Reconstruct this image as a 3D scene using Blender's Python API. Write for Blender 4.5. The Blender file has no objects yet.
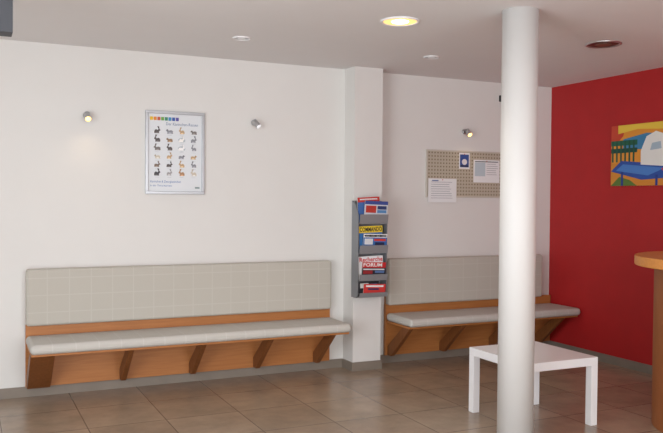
import bpy, bmesh, math, random
from mathutils import Vector, Matrix
random.seed(4)
S=bpy.context.scene
COL=S.collection
S.view_settings.view_transform='Standard'
S.view_settings.look='None'
S.view_settings.exposure=0.0

# ------------------------------------------------------------ materials
def lin(c):
    r=[]
    for v in c:
        v=v/255.0
        r.append(v/12.92 if v<=0.04045 else ((v+0.055)/1.055)**2.4)
    return (r[0],r[1],r[2],1.0)
def newmat(name):
    m=bpy.data.materials.new(name); m.use_nodes=True
    nt=m.node_tree; b=nt.nodes['Principled BSDF']
    return m,nt,b
def mat(name,c,rough=0.6,metal=0.0,noise=0.0,nscale=6.0,bump=0.0,bscale=80.0,emit=None,es=0.0,coat=0.0):
    m,nt,b=newmat(name)
    b.inputs['Roughness'].default_value=rough
    b.inputs['Metallic'].default_value=metal
    b.inputs['Base Color'].default_value=lin(c)
    if coat: b.inputs['Coat Weight'].default_value=coat
    tc=nt.nodes.new('ShaderNodeTexCoord')
    if noise>0:
        n=nt.nodes.new('ShaderNodeTexNoise'); n.inputs['Scale'].default_value=nscale; n.inputs['Detail'].default_value=4
        nt.links.new(tc.outputs['Object'],n.inputs['Vector'])
        r=nt.nodes.new('ShaderNodeValToRGB')
        L=lin(c)
        r.color_ramp.elements[0].position=0.3; r.color_ramp.elements[1].position=0.7
        r.color_ramp.elements[0].color=tuple(max(0,v*(1-noise)) for v in L[:3])+(1,)
        r.color_ramp.elements[1].color=tuple(min(1,v*(1+noise)) for v in L[:3])+(1,)
        nt.links.new(n.outputs['Fac'],r.inputs['Fac']); nt.links.new(r.outputs['Color'],b.inputs['Base Color'])
    if bump>0:
        n2=nt.nodes.new('ShaderNodeTexNoise'); n2.inputs['Scale'].default_value=bscale
        nt.links.new(tc.outputs['Object'],n2.inputs['Vector'])
        bp=nt.nodes.new('ShaderNodeBump'); bp.inputs['Strength'].default_value=bump; bp.inputs['Distance'].default_value=0.004
        nt.links.new(n2.outputs['Fac'],bp.inputs['Height']); nt.links.new(bp.outputs['Normal'],b.inputs['Normal'])
    if emit:
        b.inputs['Emission Color'].default_value=lin(emit); b.inputs['Emission Strength'].default_value=es
    return m

def wood(name,c1,c2,axis='X',rough=0.45):
    m,nt,b=newmat(name); b.inputs['Roughness'].default_value=rough
    tc=nt.nodes.new('ShaderNodeTexCoord'); mp=nt.nodes.new('ShaderNodeMapping')
    mp.inputs['Scale'].default_value={'X':(1.2,18,18),'Z':(18,18,1.2)}[axis]
    n=nt.nodes.new('ShaderNodeTexNoise'); n.inputs['Scale'].default_value=3.5; n.inputs['Detail'].default_value=6; n.inputs['Distortion'].default_value=0.4
    r=nt.nodes.new('ShaderNodeValToRGB'); r.color_ramp.elements[0].color=lin(c1); r.color_ramp.elements[1].color=lin(c2)
    r.color_ramp.elements[0].position=0.25; r.color_ramp.elements[1].position=0.75
    nt.links.new(tc.outputs['Object'],mp.inputs['Vector']); nt.links.new(mp.outputs['Vector'],n.inputs['Vector'])
    nt.links.new(n.outputs['Fac'],r.inputs['Fac']); nt.links.new(r.outputs['Color'],b.inputs['Base Color'])
    return m

TS=0.5
def tiles(name):
    m,nt,b=newmat(name)
    tc=nt.nodes.new('ShaderNodeTexCoord'); mp=nt.nodes.new('ShaderNodeMapping')
    mp.inputs['Location'].default_value=(-0.715+TS*2,-0.10+TS,0)
    br=nt.nodes.new('ShaderNodeTexBrick'); br.offset=0.0; br.squash=1.0
    br.inputs['Scale'].default_value=1.0; br.inputs['Mortar Size'].default_value=0.003; br.inputs['Mortar Smooth'].default_value=0.1
    br.inputs['Brick Width'].default_value=TS; br.inputs['Row Height'].default_value=TS
    br.inputs['Color1'].default_value=lin((172,153,132)); br.inputs['Color2'].default_value=lin((158,139,119)); br.inputs['Mortar'].default_value=lin((104,90,78))
    nt.links.new(tc.outputs['Object'],mp.inputs['Vector']); nt.links.new(mp.outputs['Vector'],br.inputs['Vector'])
    n=nt.nodes.new('ShaderNodeTexNoise'); n.inputs['Scale'].default_value=4; n.inputs['Detail'].default_value=8; n.inputs['Roughness'].default_value=0.65
    nt.links.new(tc.outputs['Object'],n.inputs['Vector'])
    r=nt.nodes.new('ShaderNodeValToRGB'); r.color_ramp.elements[0].position=0.3;r.color_ramp.elements[1].position=0.7
    r.color_ramp.elements[0].color=(0.78,0.78,0.78,1); r.color_ramp.elements[1].color=(1.1,1.09,1.07,1)
    nt.links.new(n.outputs['Fac'],r.inputs['Fac'])
    mx=nt.nodes.new('ShaderNodeMix'); mx.data_type='RGBA'; mx.blend_type='MULTIPLY'; mx.inputs[0].default_value=1.0
    nt.links.new(br.outputs['Color'],mx.inputs[6]); nt.links.new(r.outputs['Color'],mx.inputs[7])
    nt.links.new(mx.outputs[2],b.inputs['Base Color'])
    b.inputs['Roughness'].default_value=0.25
    bp=nt.nodes.new('ShaderNodeBump'); bp.inputs['Strength'].default_value=0.12; bp.inputs['Distance'].default_value=0.002; bp.invert=True
    nt.links.new(br.outputs['Fac'],bp.inputs['Height']); nt.links.new(bp.outputs['Normal'],b.inputs['Normal'])
    return m

def gridmat(name,base,line,sx,sy,lw,plane='XZ',rough=0.85,sub=None):
    m,nt,b=newmat(name); b.inputs['Roughness'].default_value=rough
    tc=nt.nodes.new('ShaderNodeTexCoord'); sp=nt.nodes.new('ShaderNodeSeparateXYZ'); nt.links.new(tc.outputs['Object'],sp.inputs[0])
    def line_fac(out,period,w,off=0.0):
        a=nt.nodes.new('ShaderNodeMath'); a.operation='ADD'; a.inputs[1].default_value=off+50*period; nt.links.new(out,a.inputs[0])
        d=nt.nodes.new('ShaderNodeMath'); d.operation='MODULO'; d.inputs[1].default_value=period; nt.links.new(a.outputs[0],d.inputs[0])
        l=nt.nodes.new('ShaderNodeMath'); l.operation='LESS_THAN'; l.inputs[1].default_value=w; nt.links.new(d.outputs[0],l.inputs[0])
        return l.outputs[0]
    o1=sp.outputs['X']; o2=sp.outputs['Z' if plane=='XZ' else 'Y']
    f1=line_fac(o1,sx,lw); f2=line_fac(o2,sy,lw)
    op='MULTIPLY' if sub else 'MAXIMUM'
    mm=nt.nodes.new('ShaderNodeMath'); mm.operation=op; nt.links.new(f1,mm.inputs[0]); nt.links.new(f2,mm.inputs[1])
    n=nt.nodes.new('ShaderNodeTexNoise'); n.inputs['Scale'].default_value=60; n.inputs['Detail'].default_value=3; nt.links.new(tc.outputs['Object'],n.inputs['Vector'])
    mx=nt.nodes.new('ShaderNodeMix'); mx.data_type='RGBA'
    mx.inputs[6].default_value=lin(base); mx.inputs[7].default_value=lin(line)
    nt.links.new(mm.outputs[0],mx.inputs[0]); nt.links.new(mx.outputs[2],b.inputs['Base Color'])
    bp=nt.nodes.new('ShaderNodeBump'); bp.inputs['Strength'].default_value=0.12; bp.inputs['Distance'].default_value=0.002
    nt.links.new(n.outputs['Fac'],bp.inputs['Height']); nt.links.new(bp.outputs['Normal'],b.inputs['Normal'])
    return m

M_wall=mat('white_wall_paint',(226,225,222),0.8,noise=0.006)
M_ceil=mat('ceiling_paint',(228,226,226),0.9,noise=0.006)
M_red=mat('red_wall_paint',(178,29,31),0.6,noise=0.04)
M_floor=tiles('brown_stone_tiles')
M_base=mat('tile_skirting',(134,124,113),0.45,noise=0.08)
M_col=mat('white_column_paint',(218,217,215),0.55)
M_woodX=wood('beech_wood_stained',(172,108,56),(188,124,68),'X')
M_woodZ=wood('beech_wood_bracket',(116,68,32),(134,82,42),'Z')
M_fab=gridmat('checked_grey_fabric',(190,186,176),(196,193,184),0.155,0.125,0.007,'XZ')
M_fabseat_lit=gridmat('checked_grey_seat_fabric',(198,195,188),(204,202,196),0.155,0.125,0.007,'XY')  # backrest fabric again, reflected light put in as a paler, bluer tone
M_white=mat('white_lacquer',(238,238,240),0.35,coat=0.2)
M_silver=mat('brushed_aluminium',(176,178,182),0.35,0.8)
M_chrome=mat('satin_chrome',(190,190,192),0.3,0.9)
M_rack=mat('grey_powder_coated_metal',(156,159,164),0.4,0.4)
M_rackdark=mat('silver_grey_metal',(142,145,150),0.4,0.4)
M_paper=mat('white_paper',(236,238,240),0.7)
M_postpaper=mat('poster_paper',(224,228,232),0.4)
M_lit=mat('lit_bulb',(255,235,190),0.5,emit=(255,220,160),es=10)
M_litspot=mat('lit_spot_bulb',(255,225,170),0.5,emit=(255,190,105),es=4.0)
M_litwhite=mat('pale_lit_bulb',(236,238,240),0.5,emit=(240,244,250),es=0.5)
M_litglow=mat('lit_reflector',(250,210,150),0.5,emit=(255,196,110),es=1.3)
M_offbulb=mat('unlit_brown_bulb',(110,90,78),0.3)
M_dark=mat('dark_reflector',(60,46,38),0.3,0.3)
M_darkpanel=mat('charcoal_panel',(62,64,70),0.6)
M_black=mat('black_print',(28,28,32),0.6)
M_corn=mat('pinboard_edge',(206,200,190),0.5)
M_pinb=gridmat('perforated_pinboard',(188,179,162),(126,114,96),0.032,0.032,0.013,'XZ',sub=True)
M_ctop=wood('counter_top_wood',(204,132,60),(220,150,76),'X',0.35)
M_cbody=wood('counter_body_wood',(142,82,42),(152,90,48),'Z',0.5)
cc={}
def cm(c):
    if c not in cc: cc[c]=mat('print_%d_%d_%d'%c,c,0.55)
    return cc[c]

# ------------------------------------------------------------ mesh builder
class B:
    def __init__(s): s.bm=bmesh.new(); s.mats=[]
    def mi(s,m):
        if m not in s.mats: s.mats.append(m)
        return s.mats.index(m)
    def add(s,verts,faces,m):
        k=s.mi(m); vs=[s.bm.verts.new(v) for v in verts]
        for f in faces:
            fc=s.bm.faces.new([vs[i] for i in f]); fc.material_index=k
    def box(s,x0,x1,y0,y1,z0,z1,m):
        v=[(x0,y0,z0),(x1,y0,z0),(x1,y1,z0),(x0,y1,z0),(x0,y0,z1),(x1,y0,z1),(x1,y1,z1),(x0,y1,z1)]
        s.add(v,[(0,3,2,1),(4,5,6,7),(0,1,5,4),(1,2,6,5),(2,3,7,6),(3,0,4,7)],m)
    def prism(s,prof,a0,a1,axis,m):
        def P(p,a):
            return {'X':(a,p[0],p[1]),'Y':(p[0],a,p[1]),'Z':(p[0],p[1],a)}[axis]
        n=len(prof); v=[P(p,a0) for p in prof]+[P(p,a1) for p in prof]
        f=[tuple(range(n))[::-1],tuple(range(n,2*n))]+[(i,(i+1)%n,n+(i+1)%n,n+i) for i in range(n)]
        s.add(v,f,m)
    def ell(s,cx,cz,y,rx,rz,m,rot=0,n=14):
        v=[]
        for i in range(n):
            a=2*math.pi*i/n; px=rx*math.cos(a); pz=rz*math.sin(a)
            v.append((cx+px*math.cos(rot)-pz*math.sin(rot),y,cz+px*math.sin(rot)+pz*math.cos(rot)))
        s.add(v,[tuple(range(n))],m)
    def rect(s,x0,x1,z0,z1,y,m): s.add([(x0,y,z0),(x1,y,z0),(x1,y,z1),(x0,y,z1)],[(0,1,2,3)],m)
    def poly(s,pts,y,m): s.add([(p[0],y,p[1]) for p in pts],[tuple(range(len(pts)))],m)
    def lathe(s,prof,c,axis_m,m,n=32,smooth=True):
        k=s.mi(m); rings=[]
        for (r,h) in prof:
            ring=[]
            for i in range(n):
                a=2*math.pi*i/n
                ring.append(s.bm.verts.new(Vector(c)+axis_m@Vector((r*math.cos(a),r*math.sin(a),h))))
            rings.append(ring)
        for a,b in zip(rings,rings[1:]):
            for i in range(n):
                f=s.bm.faces.new([a[i],a[(i+1)%n],b[(i+1)%n],b[i]]); f.material_index=k; f.smooth=smooth
        for ring in (rings[0],rings[-1]):
            f=s.bm.faces.new(ring); f.material_index=k
    def text(s,txt,x,z,y,size,m,maxw=None,align='LEFT',bold=0.0):
        cu=bpy.data.curves.new('t','FONT'); cu.body=txt; cu.size=size; cu.align_x=align; cu.resolution_u=2; cu.offset=bold
        o=bpy.data.objects.new('t',cu); COL.objects.link(o)
        bpy.context.view_layer.update()
        me=bpy.data.meshes.new_from_object(o.evaluated_get(bpy.context.evaluated_depsgraph_get()))
        sx=1.0
        if maxw:
            xs=[v.co.x for v in me.vertices]; w=max(xs)-min(xs); sx=maxw/w
        k=s.mi(m); vs=[s.bm.verts.new((x+v.co.x*sx,y,z+v.co.y)) for v in me.vertices]
        for p in me.polygons:
            try:
                f=s.bm.faces.new([vs[i] for i in p.vertices]); f.material_index=k
            except ValueError: pass
        bpy.data.objects.remove(o); bpy.data.curves.remove(cu); bpy.data.meshes.remove(me)
    def done(s,name,parent=None,bevel=0.0,seg=2,norm=True,M=None,**props):
        if M is not None: bmesh.ops.transform(s.bm,matrix=M,verts=s.bm.verts)
        if norm: bmesh.ops.recalc_face_normals(s.bm,faces=s.bm.faces)
        me=bpy.data.meshes.new(name)
        if parent is not None: base=Vector(parent.location)
        elif 'base' in props: base=Vector(props.pop('base'))
        else: base=Vector((0,0,0))
        if parent is not None and parent.parent is not None: base=base+Vector(parent.parent.location)
        bmesh.ops.translate(s.bm,vec=-base,verts=s.bm.verts)
        s.bm.to_mesh(me); s.bm.free()
        for m in s.mats: me.materials.append(m)
        o=bpy.data.objects.new(name,me); COL.objects.link(o)
        if parent is not None: o.parent=parent
        else: o.location=base
        if bevel>0:
            bv=o.modifiers.new('bevel','BEVEL'); bv.width=bevel; bv.segments=seg; bv.limit_method='ANGLE'; bv.angle_limit=math.radians(40)
            if bevel>0.01:
                for p in me.polygons: p.use_smooth=True
                bv.harden_normals=True
        for k2,v in props.items(): o[k2]=v
        return o
def empty(name,loc,label,category,**p):
    e=bpy.data.objects.new(name,None); e.empty_display_size=0.1; e.location=loc; COL.objects.link(e)
    e['label']=label; e['category']=category
    for k,v in p.items(): e[k]=v
    return e
def struct(name,fn,bevel=0.0):
    b=B(); fn(b); o=b.done(name,bevel=bevel); o['kind']='structure'; return o

# ------------------------------------------------------------ room
H=2.6; YB=6.10; XR=5.306; XL=-1.5; YF=-2.0; T=0.12
PX0,PX1,PY=3.01,3.28,5.91
struct('floor',lambda b:b.box(XL-T,XR+T,YF-T,YB+T,-0.1,0,M_floor))
struct('ceiling',lambda b:b.box(XL-T,XR+T,YF-T,YB+T,H,H+0.1,M_ceil))
struct('wall_back',lambda b:b.box(XL-T,XR+T,YB,YB+T,0,H,M_wall))
struct('wall_pillar',lambda b:b.box(PX0,PX1,PY,YB,0,H,M_wall))
struct('wall_right',lambda b:b.box(XR,XR+T,YF-T,YB,0,H,M_red))
WY0,WY1=-0.4,3.9
def wl(b):
    x0,x1=XL-T,XL
    b.box(x0,x1,YF,WY0,0,H,M_wall); b.box(x0,x1,WY1,YB,0,H,M_wall)
    b.box(x0,x1,WY0,WY1,0,0.25,M_wall); b.box(x0,x1,WY0,WY1,2.45,H,M_wall)
struct('wall_left',wl)
def wf(b):
    y0,y1=YF-T,YF
    b.box(XL-T,-0.9,y0,y1,0,H,M_wall); b.box(4.3,XR,y0,y1,0,H,M_wall)
    b.box(-0.9,4.3,y0,y1,0,0.3,M_wall); b.box(-0.9,4.3,y0,y1,2.45,H,M_wall)
struct('wall_front',wf)
def win(b):
    x0,x1=XL-0.09,XL-0.03
    for i in range(4):
        y=WY0+i*(WY1-WY0-0.06)/3; b.box(x0,x1,y,y+0.06,0.25,2.45,M_white)
    b.box(x0,x1,WY0,WY1,0.25,0.31,M_white); b.box(x0,x1,WY0,WY1,2.39,2.45,M_white)
struct('window_1',win)
def win2(b):
    y0,y1=YF-0.09,YF-0.03
    for x in (-0.9,0.8,2.5,4.24): b.box(x,x+0.06,y0,y1,0.3,2.45,M_white)
    b.box(-0.9,4.3,y0,y1,0.3,0.36,M_white); b.box(-0.9,4.3,y0,y1,2.39,2.45,M_white)
struct('window_2',win2)
bh=0.075; bt=0.012
struct('baseboard_back',lambda b:(b.box(XL,PX0-bt,YB-bt,YB,0,bh,M_base),b.box(PX1+bt,XR-bt,YB-bt,YB,0,bh,M_base)))
struct('baseboard_pillar',lambda b:(b.box(PX0-bt,PX1+bt,PY-bt,PY,0,bh,M_base),b.box(PX0-bt,PX0,PY,YB-bt,0,bh,M_base),b.box(PX1,PX1+bt,PY,YB-bt,0,bh,M_base)))
struct('baseboard_right',lambda b:b.box(XR-bt,XR,YF,YB-bt,0,bh,M_base))
struct('trim_1',lambda b:b.box(-0.35,0.21,3.9,4.02,2.23,H,M_darkpanel))

b=B(); b.lathe([(0.107,0),(0.107,2.6)],(3.0,3.73,0),Matrix.Identity(3),M_col,48)
b.done('column',base=(3.0,3.73,0),label='round white painted structural column from floor to ceiling',category='column')

# ------------------------------------------------------------ benches
SF=5.62; SZ=0.458; CT=0.07
def bench(x0,x1,bx1,brk,label,wide_end=False):
    e=empty('bench',((x0+x1)/2,5.86,0),label,'bench')
    b=B(); b.box(x0,x1,SF,YB-0.045,SZ-CT,SZ,M_fabseat_lit); b.done('seat_cushion',e,bevel=0.031,seg=7,label='pale grey checked fabric seat pad')
    top=SZ-CT-0.018
    b=B(); b.box(x0+0.01,x1-0.01,SF+0.04,YB-0.045,top,SZ-CT,M_woodX); b.done('seat_board',e,bevel=0.002)
    b=B(); b.box(x0,bx1,5.995,YB-0.028,0.53,0.945,M_fab); b.done('backrest',e,bevel=0.022,seg=5,label='grey checked fabric back pad')
    b=B(); b.box(x0,x1 if not wide_end else bx1,YB-0.045,YB-0.013,0.076,0.535,M_woodX)
    b.done('back_board',e,bevel=0.002,label='honey-brown wooden board')
    b=B(); b.box(x0+0.01,bx1-0.01,YB-0.028,YB-0.0005,0.53,0.93,M_woodX); b.done('backrest_panel',e)
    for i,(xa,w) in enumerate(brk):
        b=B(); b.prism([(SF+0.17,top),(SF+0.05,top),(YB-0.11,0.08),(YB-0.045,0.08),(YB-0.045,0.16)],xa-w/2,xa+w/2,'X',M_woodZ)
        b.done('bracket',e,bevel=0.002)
    return e
bench(0.41,2.86,2.85,[(0.495,0.16),(1.10,0.038),(1.64,0.038),(2.18,0.038),(2.72,0.038)],'long wooden wall bench with checked grey cushions beside the pillar')
bench(3.41,5.29,5.14,[(3.45,0.038),(4.0,0.038),(4.56,0.038),(5.12,0.038)],'shorter wooden wall bench with checked grey cushions meeting red wall')

# ------------------------------------------------------------ side table
tx0,tx1,ty0,ty1=3.185,3.765,3.845,4.465
e=empty('side_table',((tx0+tx1)/2,(ty0+ty1)/2,0),'low square white lacquered side table beside the round column','table')
b=B(); b.box(tx0,tx1,ty0,ty1,0.395,0.45,M_white); b.done('table_top',e,bevel=0.002)
for (x,y) in ((tx0,ty0),(tx1-0.053,ty0),(tx0,ty1-0.053),(tx1-0.053,ty1-0.053)):
    b=B(); b.box(x,x+0.053,y,y+0.053,0,0.395,M_white); b.done('leg',e,bevel=0.002)

# ------------------------------------------------------------ reception counter
def stad(cx,cy,r,y0,n=40):
    p=[(cx-r,y0)]
    for i in range(n+1):
        a=math.pi-math.pi*i/n; p.append((cx+r*math.cos(a),cy+r*math.sin(a)))
    p.append((cx+r,y0)); return p
e=empty('reception_counter',(4.59,2.6,0),'curved reception counter with a rounded light wooden top','counter')
b=B(); b.prism(stad(4.59,3.37,0.70,1.2),1.05,1.115,'Z',M_ctop); b.done('counter_top',e,bevel=0.008)
b=B(); b.prism(stad(4.56,3.35,0.57,1.25,90),0.0,1.05,'Z',M_cbody); b.done('counter_body',e)

# ------------------------------------------------------------ wall spotlights
def spot(x,z,bulb,aim,label):
    e=empty('wall_spotlight',(x,YB,z),label,'wall lamp')
    RX=Matrix.Rotation(math.radians(90),3,'X')
    b=B(); b.lathe([(0.024,0),(0.024,0.012),(0.020,0.018)],(x,YB,z+0.015),RX,M_chrome,28); b.done('wall_plate',e)
    b=B(); b.lathe([(0.006,0),(0.006,0.05)],(x,YB-0.016,z+0.012),RX,M_chrome,14); b.done('arm',e)
    A=Vector(aim).normalized(); R3=A.to_track_quat('Z','Y').to_matrix()
    c=Vector((x,YB-0.075,z))
    h=B(); h.lathe([(0.016,-0.040),(0.022,-0.036),(0.0235,0.030),(0.0225,0.0315)],c,R3,M_chrome,28); h.done('lamp_head',e,norm=True)
    q=B(); q.lathe([(0.021,0.031),(0.019,0.034),(0.009,0.036)],c,R3,bulb,24); q.done('bulb',e)
    return c,A
c1,a1=spot(0.84,2.07,M_litspot,(0.0,-0.72,-0.6),'small chrome wall spotlight near the poster, glowing warm')
spot(2.17,2.08,M_litwhite,(0.35,-0.5,-0.6),'small chrome wall spotlight above the long bench, pale lens')
c2,a2=spot(4.26,2.10,M_litspot,(0.0,-0.7,-0.65),'small chrome wall spotlight above the pinboard, glowing warm')
b=B(); b.box(4.66,4.72,YB-0.04,YB,2.42,2.48,M_black); b.box(4.675,4.705,YB-0.045,YB-0.04,2.43,2.45,M_darkpanel)
b.done('motion_sensor',base=(4.69,YB,2.45),bevel=0.006,label='small black sensor box high on the wall',category='sensor')

# ------------------------------------------------------------ ceiling lamps
def downlight(x,y,r,kind,label):
    e=empty('recessed_ceiling_light',(x,y,H),label,'ceiling light')
    I=Matrix.Diagonal((1,1,-1))
    b=B(); n=48; k=b.mi(M_chrome if kind=='dark' else M_white)
    prof=[(r,0.0),(r,0.006),(r*0.93,0.010),(r*0.84,0.004),(r*0.84,0.001)]
    rings=[[b.bm.verts.new((x+rr*math.cos(2*math.pi*i/n),y+rr*math.sin(2*math.pi*i/n),H-h)) for i in range(n)] for rr,h in prof]
    for a,c in zip(rings,rings[1:]):
        for i in range(n):
            f=b.bm.faces.new([a[i],a[(i+1)%n],c[(i+1)%n],c[i]]); f.smooth=True
    b.done('rim',e)
    q=B(); q.lathe([(r*0.84,0.001),(r*0.84,0.004)],(x,y,H),I,{'lit':M_litglow,'dark':M_dark,'small':M_chrome}[kind],40); q.done('reflector',e)
    q=B(); q.lathe([(r*0.45,0.004),(r*0.42,0.008)],(x,y,H),I,{'lit':M_lit,'dark':M_offbulb,'small':M_white}[kind],32); q.done('bulb',e)
downlight(2.50,4.29,0.125,'lit','round recessed ceiling light, glowing warm yellow')
downlight(4.155,4.24,0.125,'dark','round recessed ceiling light, switched off, dark reflector')
downlight(1.775,5.25,0.064,'small','small white recessed ceiling light above the long bench')
downlight(3.345,5.245,0.064,'small','small white recessed ceiling light near the pillar')

# ------------------------------------------------------------ poster
e=empty('poster',(1.515,YB,1.825),'silver-framed poster of small rabbit pictures in rows','poster')
x0,x1,z0,z1=1.28,1.75,1.50,2.15; fw=0.022
for (a,b_,c,d) in ((x0,x1,z0,z0+fw),(x0,x1,z1-fw,z1),(x0,x0+fw,z0+fw,z1-fw),(x1-fw,x1,z0+fw,z1-fw)):
    q=B(); q.box(a,b_,YB-0.024,YB,c,d,M_silver); q.done('frame_rail',e,bevel=0.002)
q=B(); q.box(x0+fw,x1-fw,YB-0.010,YB-0.002,z0+fw,z1-fw,M_postpaper)
yy=YB-0.0108
for i,c in enumerate([(232,190,40),(225,140,45),(200,90,60),(110,165,70),(60,140,110),(60,140,190),(50,90,170),(90,80,160)]):
    q.rect(1.315+i*0.029,1.315+i*0.029+0.024,2.076,2.103,yy,cm(c))
q.text('Der Kaninchen-Rassen',1.44,2.040,yy,0.032,cm((80,108,150)),maxw=0.255)
fur=[(120,114,112),(176,136,100),(90,84,84),(206,196,180),(150,122,96),(166,164,166),(124,106,94),(248,248,248),(140,142,150),(196,166,130),(248,246,242),(72,70,74),(222,214,204)]
random.seed(21); prev=None
def rabbit(q,cx,cz,d,s,pose,fc,y2):
    col=cm(fc); dk=cm(tuple(int(v*0.8) for v in fc))
    body=[(-.030,-.014),(-.031,-.004),(-.026,.007),(-.016,.013),(-.004,.012),(.005,.008),(.010,.013),(.014,.018),(.021,.019),(.028,.014),(.031,.008),(.028,.004),(.021,.002),(.018,-.004),(.018,-.012),(.023,-.017),(-.024,-.017)]
    if pose==1: body=[(x*0.85,z*1.25 if z>0 else z) for x,z in body]
    if fc[0]>215:
        q.ell(cx,cz+0.001,y2+0.0002,0.036*s,0.024*s,cm((182,192,200)),n=20)
    q.poly([(cx+d*x*s,cz+z*s) for x,z in body],y2,col)
    k=1.25 if pose==1 else 1.0
    hx,hz=0.017*s*(0.85 if pose==1 else 1),0.018*s*k
    if pose==2:
        q.ell(cx+d*hx,cz+hz-0.009*s,y2-.0002,0.0042*s,0.011*s,dk)
    else:
        for kk,o in ((0,dk),(1,col)):
            q.ell(cx+d*(hx-0.006*s+kk*0.005*s),cz+hz+0.010*s,y2-.0002-kk*.0001,0.0135*s,0.0036*s,o,rot=math.pi/2+d*(0.45-kk*0.3))
    # pale belly and tail
    q.ell(cx-d*0.004*s,cz-0.011*s,y2-.0002,0.014*s,0.0045*s,cm(tuple(min(250,int(v*1.25+18)) for v in fc)))
    q.ell(cx-d*0.031*s,cz-0.006*s,y2-.0003,0.0045*s,0.0045*s,cm((240,240,238)))
for r in range(6):
    for c in range(4):
        cx=1.372+c*0.097; cz=1.990-r*0.066
        fc=random.choice([f for f in fur if f!=prev]); prev=fc
        rabbit(q,cx,cz,random.choice((-1,1)),random.uniform(0.80,0.96),random.choice((0,1,1,2)),fc,yy-0.0004)
        q.rect(cx-0.016,cx+0.016,cz-0.029,cz-0.0275,yy,cm((165,170,178)))
q.text('Kaninchen & Zwergkaninchen',1.318,1.590,yy,0.024,cm((50,105,175)),maxw=0.24)
q.text('in der Tierarztpraxis',1.318,1.560,yy,0.020,cm((60,110,175)),maxw=0.17)
q.rect(1.675,1.712,1.545,1.558,yy,cm((130,150,150)))
q.done('poster_sheet',e,norm=False)

# ------------------------------------------------------------ pinboard
e=empty('pinboard',(4.28,YB,1.71),'beige perforated pinboard with a thin pale frame','pinboard')
x0,x1,z0,z1=3.84,4.72,1.495,1.935; fw=0.012
for (a,b_,c,d) in ((x0,x1,z0,z0+fw),(x0,x1,z1-fw,z1),(x0,x0+fw,z0+fw,z1-fw),(x1-fw,x1,z0+fw,z1-fw)):
    q=B(); q.box(a,b_,YB-0.018,YB,c,d,M_corn); q.done('frame_rail',e,bevel=0.002)
q=B(); q.box(x0+fw,x1-fw,YB-0.012,YB-0.002,z0+fw,z1-fw,M_pinb); q.done('board',e)
def sheet(x0,x1,z0,z1,y,fn,label,name='notice_sheet',paper=M_paper):
    q=B(); q.box(x0,x1,y-0.0012,y,z0,z1,paper); fn(q,y-0.0018)
    q.ell((x0+x1)/2,z1-0.012,y-0.0035,0.005,0.005,cm((190,40,40)))
    return q.done(name,base=((x0+x1)/2,y,(z0+z1)/2),norm=False,label=label,category='notice',group='notices pinned on the board')
def f1(q,y):
    for i in range(8): q.rect(3.89,4.14-random.random()*0.05,1.635-i*0.021,1.638-i*0.021,y,cm((120,125,140)))
    q.rect(3.90,3.97,1.645,1.655,y,cm((90,110,160)))
sheet(3.86,4.17,1.45,1.67,YB-0.0182,f1,'white printed sheet hanging over the board edge')
def f2(q,y):
    q.rect(4.21,4.31,1.78,1.90,y,cm((50,80,150))); q.ell(4.26,1.83,y-0.0004,0.03,0.028,cm((225,225,230))); q.rect(4.215,4.305,1.785,1.80,y-0.0004,cm((40,50,80)))
sheet(4.20,4.32,1.765,1.915,YB-0.0122,f2,'small blue picture card')
def f3(q,y):
    q.rect(4.38,4.50,1.70,1.83,y,cm((190,205,215)))
    q.rect(4.38,4.65,1.834,1.842,y,cm((80,90,100)))
    for i in range(6): q.rect(4.515,4.65-random.random()*0.03,1.815-i*0.02,1.818-i*0.02,y,cm((130,130,140)))
sheet(4.365,4.668,1.64,1.855,YB-0.0122,f3,'white notice with a pale photo')

# ------------------------------------------------------------ painting
e=empty('painting',(XR,4.87,1.875),'colourful unframed canvas with abstract blue, yellow, green and white shapes','painting')
L=0.80; hh=0.535
q=B()
q.box(0,L,0,0.0265,0,hh,cm((235,225,200)))
y=-0.0006
q.rect(0,L,0,hh,y,cm((226,150,50)))
q.poly([(0,0.36),(0,hh),(0.16,hh),(0.14,0.44),(0.06,0.37)],y-.0003,cm((200,70,45)))
q.poly([(0.08,0.46),(0.30,0.49),(0.62,0.47),(L,0.49),(L,hh),(0.08,hh)],y-.0004,cm((235,200,70)))
q.poly([(0.14,0.41),(0.4,0.45),(L,0.42),(L,0.30),(0.14,0.32)],y-.0005,cm((60,130,175)))
q.rect(0,0.30,0.355,0.40,y-.0006,cm((30,100,75)))
q.rect(0,0.30,0.29,0.33,y-.0006,cm((20,72,62)))
for i in range(6): q.rect(0.01+i*0.048,0.03+i*0.048,0.21,0.40,y-.0008,cm((30,84,62)))
q.rect(0,L,0,0.20,y-.0005,cm((214,140,50)))
q.poly([(0.0,0.0),(0.10,0.08),(0.22,0.05),(0.30,0.0)],y-.0007,cm((90,120,50)))
q.poly([(0.0,0.13),(0.12,0.22),(L,0.16),(L,0.07),(0.35,0.05)],y-.0010,cm((40,80,165)))
q.poly([(0.06,0.135),(0.14,0.19),(0.60,0.145),(0.42,0.085)],y-.0012,cm((75,130,205)))
q.rect(0.12,0.145,0.0,0.13,y-.0011,cm((30,60,140)))
q.rect(0.50,0.525,0.0,0.09,y-.0011,cm((30,60,140)))
wh=cm((236,236,232))
q.poly([(0.34,0.18),(0.60,0.16),(0.66,0.28),(0.62,0.42),(0.50,0.46),(0.40,0.42),(0.34,0.30)],y-.0014,wh)
q.poly([(0.44,0.30),(0.56,0.31),(0.55,0.37),(0.46,0.36)],y-.0016,cm((170,190,205)))
q.poly([(0.60,0.16),(0.66,0.28),(0.64,0.40),(0.70,0.36),(0.72,0.20)],y-.0017,cm((50,56,80)))
q.poly([(0.56,0.14),(0.80,0.22),(0.80,0.11),(0.62,0.08)],y-.0018,cm((205,60,50)))
Mx=Matrix(((0,1,0,XR-0.0265),(-1,0,0,5.27),(0,0,1,1.61),(0,0,0,1)))
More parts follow.
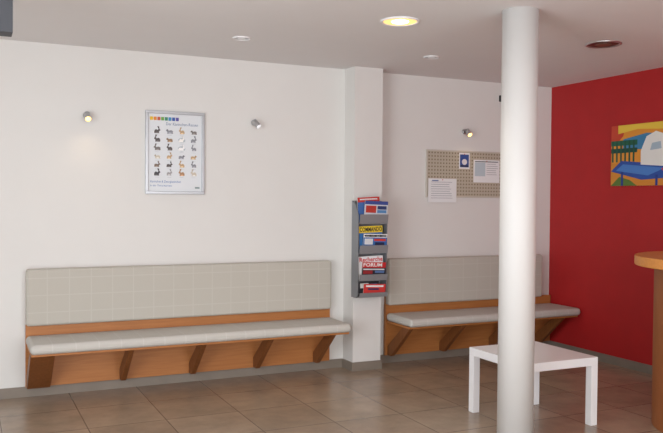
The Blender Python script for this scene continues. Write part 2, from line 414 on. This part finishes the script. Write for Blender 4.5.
q.done('canvas',e,norm=False,M=Mx)

# ------------------------------------------------------------ magazine rack
rx0,rx1=2.99,3.27; yb=PY
e=empty('magazine_rack',(3.13,PY,1.05),'grey metal wall rack with stacked pockets mounted on the pillar','magazine rack')
q=B(); q.box(rx0,rx1,yb-0.008,yb,0.64,1.46,M_rack); q.done('back_panel',e)
for xa in (rx0,rx1-0.006):
    q=B(); q.prism([(yb-0.008,0.64),(yb-0.10,0.64),(yb-0.120,0.70),(yb-0.120,1.34),(yb-0.07,1.42),(yb-0.008,1.46)],xa,xa+0.006,'X',M_rackdark); q.done('side_panel',e)
tiers=[(1.345,1.27),(1.085,1.02),(0.840,0.79),(0.685,0.65)]
for (zt,zb) in tiers:
    q=B(); q.prism([(yb-0.150,zt),(yb-0.146,zt),(yb-0.134,zb),(yb-0.10,zb-0.004),(yb-0.03,zb-0.004),(yb-0.03,zb-0.008),(yb-0.102,zb-0.008),(yb-0.138,zb-0.004)],rx0+0.006,rx1-0.006,'X',M_rack); q.done('pocket',e)
def magazine(xc,w,tier,top,dy,bg,art,label,roll=0):
    zt,zb=tiers[tier]; h=top-zb
    q=B(); q.box(-w/2,w/2,0,0.005,0,h,cm((225,222,215)))
    q.rect(-w/2,w/2,0,h,-0.0004,cm(bg)); art(q,w,h)
    lift=abs(math.sin(math.radians(roll)))*w/2
    M=Matrix.Translation((xc,yb-0.124+dy,zb+0.002+lift))@Matrix.Rotation(math.radians(roll),4,'Y')@Matrix.Rotation(math.radians(4 if dy<0.01 else 0),4,'X')
    q.done('magazine',base=(xc,yb-0.124+dy,zb),norm=False,M=M,label=label,category='magazine',group='magazines in the wall rack')
def a_head(txt,c,band=None,bars=(),hs=0.05,tw=None):
    def f(q,w,h):
        if band: q.rect(-w/2,w/2,h-hs-0.01,h,-0.0008,cm(band))
        if txt: q.text(txt,-w/2+0.006,h-hs,-0.0014,hs*1.15,cm(c),maxw=tw or (w-0.012),bold=0.0012)
        for (x0,x1,z0,z1,col) in bars: q.rect(-w/2+x0*w,-w/2+x1*w,h-z1,h-z0,-0.0010,cm(col))
    return f
magazine(3.11,0.21,0,1.483,0.03,(70,110,175),a_head('',(0,0,0),(200,60,55),[(0.1,0.9,0.012,0.022,(235,235,235))],0.03),'blue magazine with red masthead band',-3)
magazine(3.15,0.22,0,1.452,0.0,(214,218,226),a_head('',(0,0,0),(60,80,150),[(0.05,0.5,0.04,0.10,(190,60,50)),(0.55,0.95,0.04,0.07,(40,60,110)),(0.55,0.95,0.075,0.10,(90,140,190))],0.02),'pale magazine with dark blue masthead',2)
magazine(3.13,0.225,1,1.240,0.03,(60,120,185),a_head('COMMANDO',(25,28,45),(244,212,55),[],0.046),'magazine with yellow masthead and blue cover',-2)
magazine(3.145,0.225,1,1.175,0.0,(50,110,180),a_head('',(0,0,0),None,[(0.0,1.0,0.0,0.03,(238,238,238)),(0.04,0.96,0.008,0.024,(30,32,40)),(0.05,0.4,0.04,0.09,(225,228,232)),(0.45,0.95,0.04,0.06,(205,60,50)),(0.5,0.9,0.07,0.10,(30,40,80))]),'blue magazine with black and white masthead',1.5)
magazine(3.132,0.235,2,0.985,0.03,(240,240,242),a_head('Recherche',(208,38,45),None,[],0.045),'white magazine with large red masthead',-2)
magazine(3.135,0.225,2,0.935,0.0,(36,38,50),a_head('FORUM',(240,240,240),(200,40,44),[(0.05,0.95,0.055,0.065,(225,225,225)),(0.05,0.45,0.07,0.10,(150,40,45)),(0.55,0.95,0.07,0.09,(90,120,170))],0.036,0.18),'black magazine with white title on red',2)
magazine(3.11,0.20,3,0.768,0.03,(35,35,42),a_head('',(0,0,0),None,[(0.1,0.5,0.01,0.05,(225,225,220)),(0.55,0.9,0.02,0.07,(60,110,180))]),'dark magazine with white and blue print',-2)
magazine(3.145,0.21,3,0.750,0.0,(205,55,52),a_head('',(0,0,0),None,[(0.1,0.9,0.01,0.025,(235,235,235)),(0.2,0.7,0.035,0.05,(40,50,90))]),'red magazine with white lettering strip',2)

# ------------------------------------------------------------ lights
def area(loc,target,sx,sy,power,col):
    l=bpy.data.lights.new('a','AREA'); l.shape='RECTANGLE'; l.size=sx; l.size_y=sy; l.energy=power; l.color=col
    o=bpy.data.objects.new('daylight',l); COL.objects.link(o); o.location=loc
    o.rotation_euler=(Vector(target)-Vector(loc)).to_track_quat('-Z','Z').to_euler(); return o
area((XL+0.03,1.75,1.35),(5,3.2,1.35),4.1,2.1,175,(0.93,0.965,1.0))
area((1.1,YF+0.03,1.4),(1.4,5,1.6),4.4,2.1,138,(0.99,0.985,0.975))
def spotl(loc,aim,power,ang,col,r=0.03,blend=0.6):
    l=bpy.data.lights.new('s','SPOT'); l.energy=power; l.spot_size=math.radians(ang); l.spot_blend=blend; l.color=col; l.shadow_soft_size=r
    o=bpy.data.objects.new('lamp_light',l); COL.objects.link(o); o.location=loc
    o.rotation_euler=Vector(aim).to_track_quat('-Z','Y').to_euler()
spotl((2.50,4.29,H-0.03),(0,0,-1),18,110,(1,0.86,0.68),0.08)
spotl(c1+a1*0.06,(0,-0.3,-1),1.2,150,(1,0.72,0.42),blend=1)
spotl(c2+a2*0.06,(0,-0.3,-1),1.0,150,(1,0.75,0.48),blend=1)
W=bpy.data.worlds.new('world'); S.world=W; W.use_nodes=True
W.node_tree.nodes['Background'].inputs[0].default_value=(0.87,0.925,1.0,1); W.node_tree.nodes['Background'].inputs[1].default_value=1.5

# ------------------------------------------------------------ camera
yaw,pit,rol=0.4423,0.0224,0.0083
F=Vector((math.sin(yaw)*math.cos(pit),math.cos(yaw)*math.cos(pit),-math.sin(pit)))
R0=Vector((math.cos(yaw),-math.sin(yaw),0)); U0=R0.cross(F)
R=math.cos(rol)*R0+math.sin(rol)*U0; U=-math.sin(rol)*R0+math.cos(rol)*U0
cam=bpy.data.cameras.new('camera'); cam.sensor_width=36; cam.lens=778.24/663*36
co=bpy.data.objects.new('camera',cam); COL.objects.link(co)
co.matrix_world=Matrix(((R.x,U.x,-F.x,0),(R.y,U.y,-F.y,0),(R.z,U.z,-F.z,1.4713),(0,0,0,1)))
cam.clip_start=0.05
S.camera=co
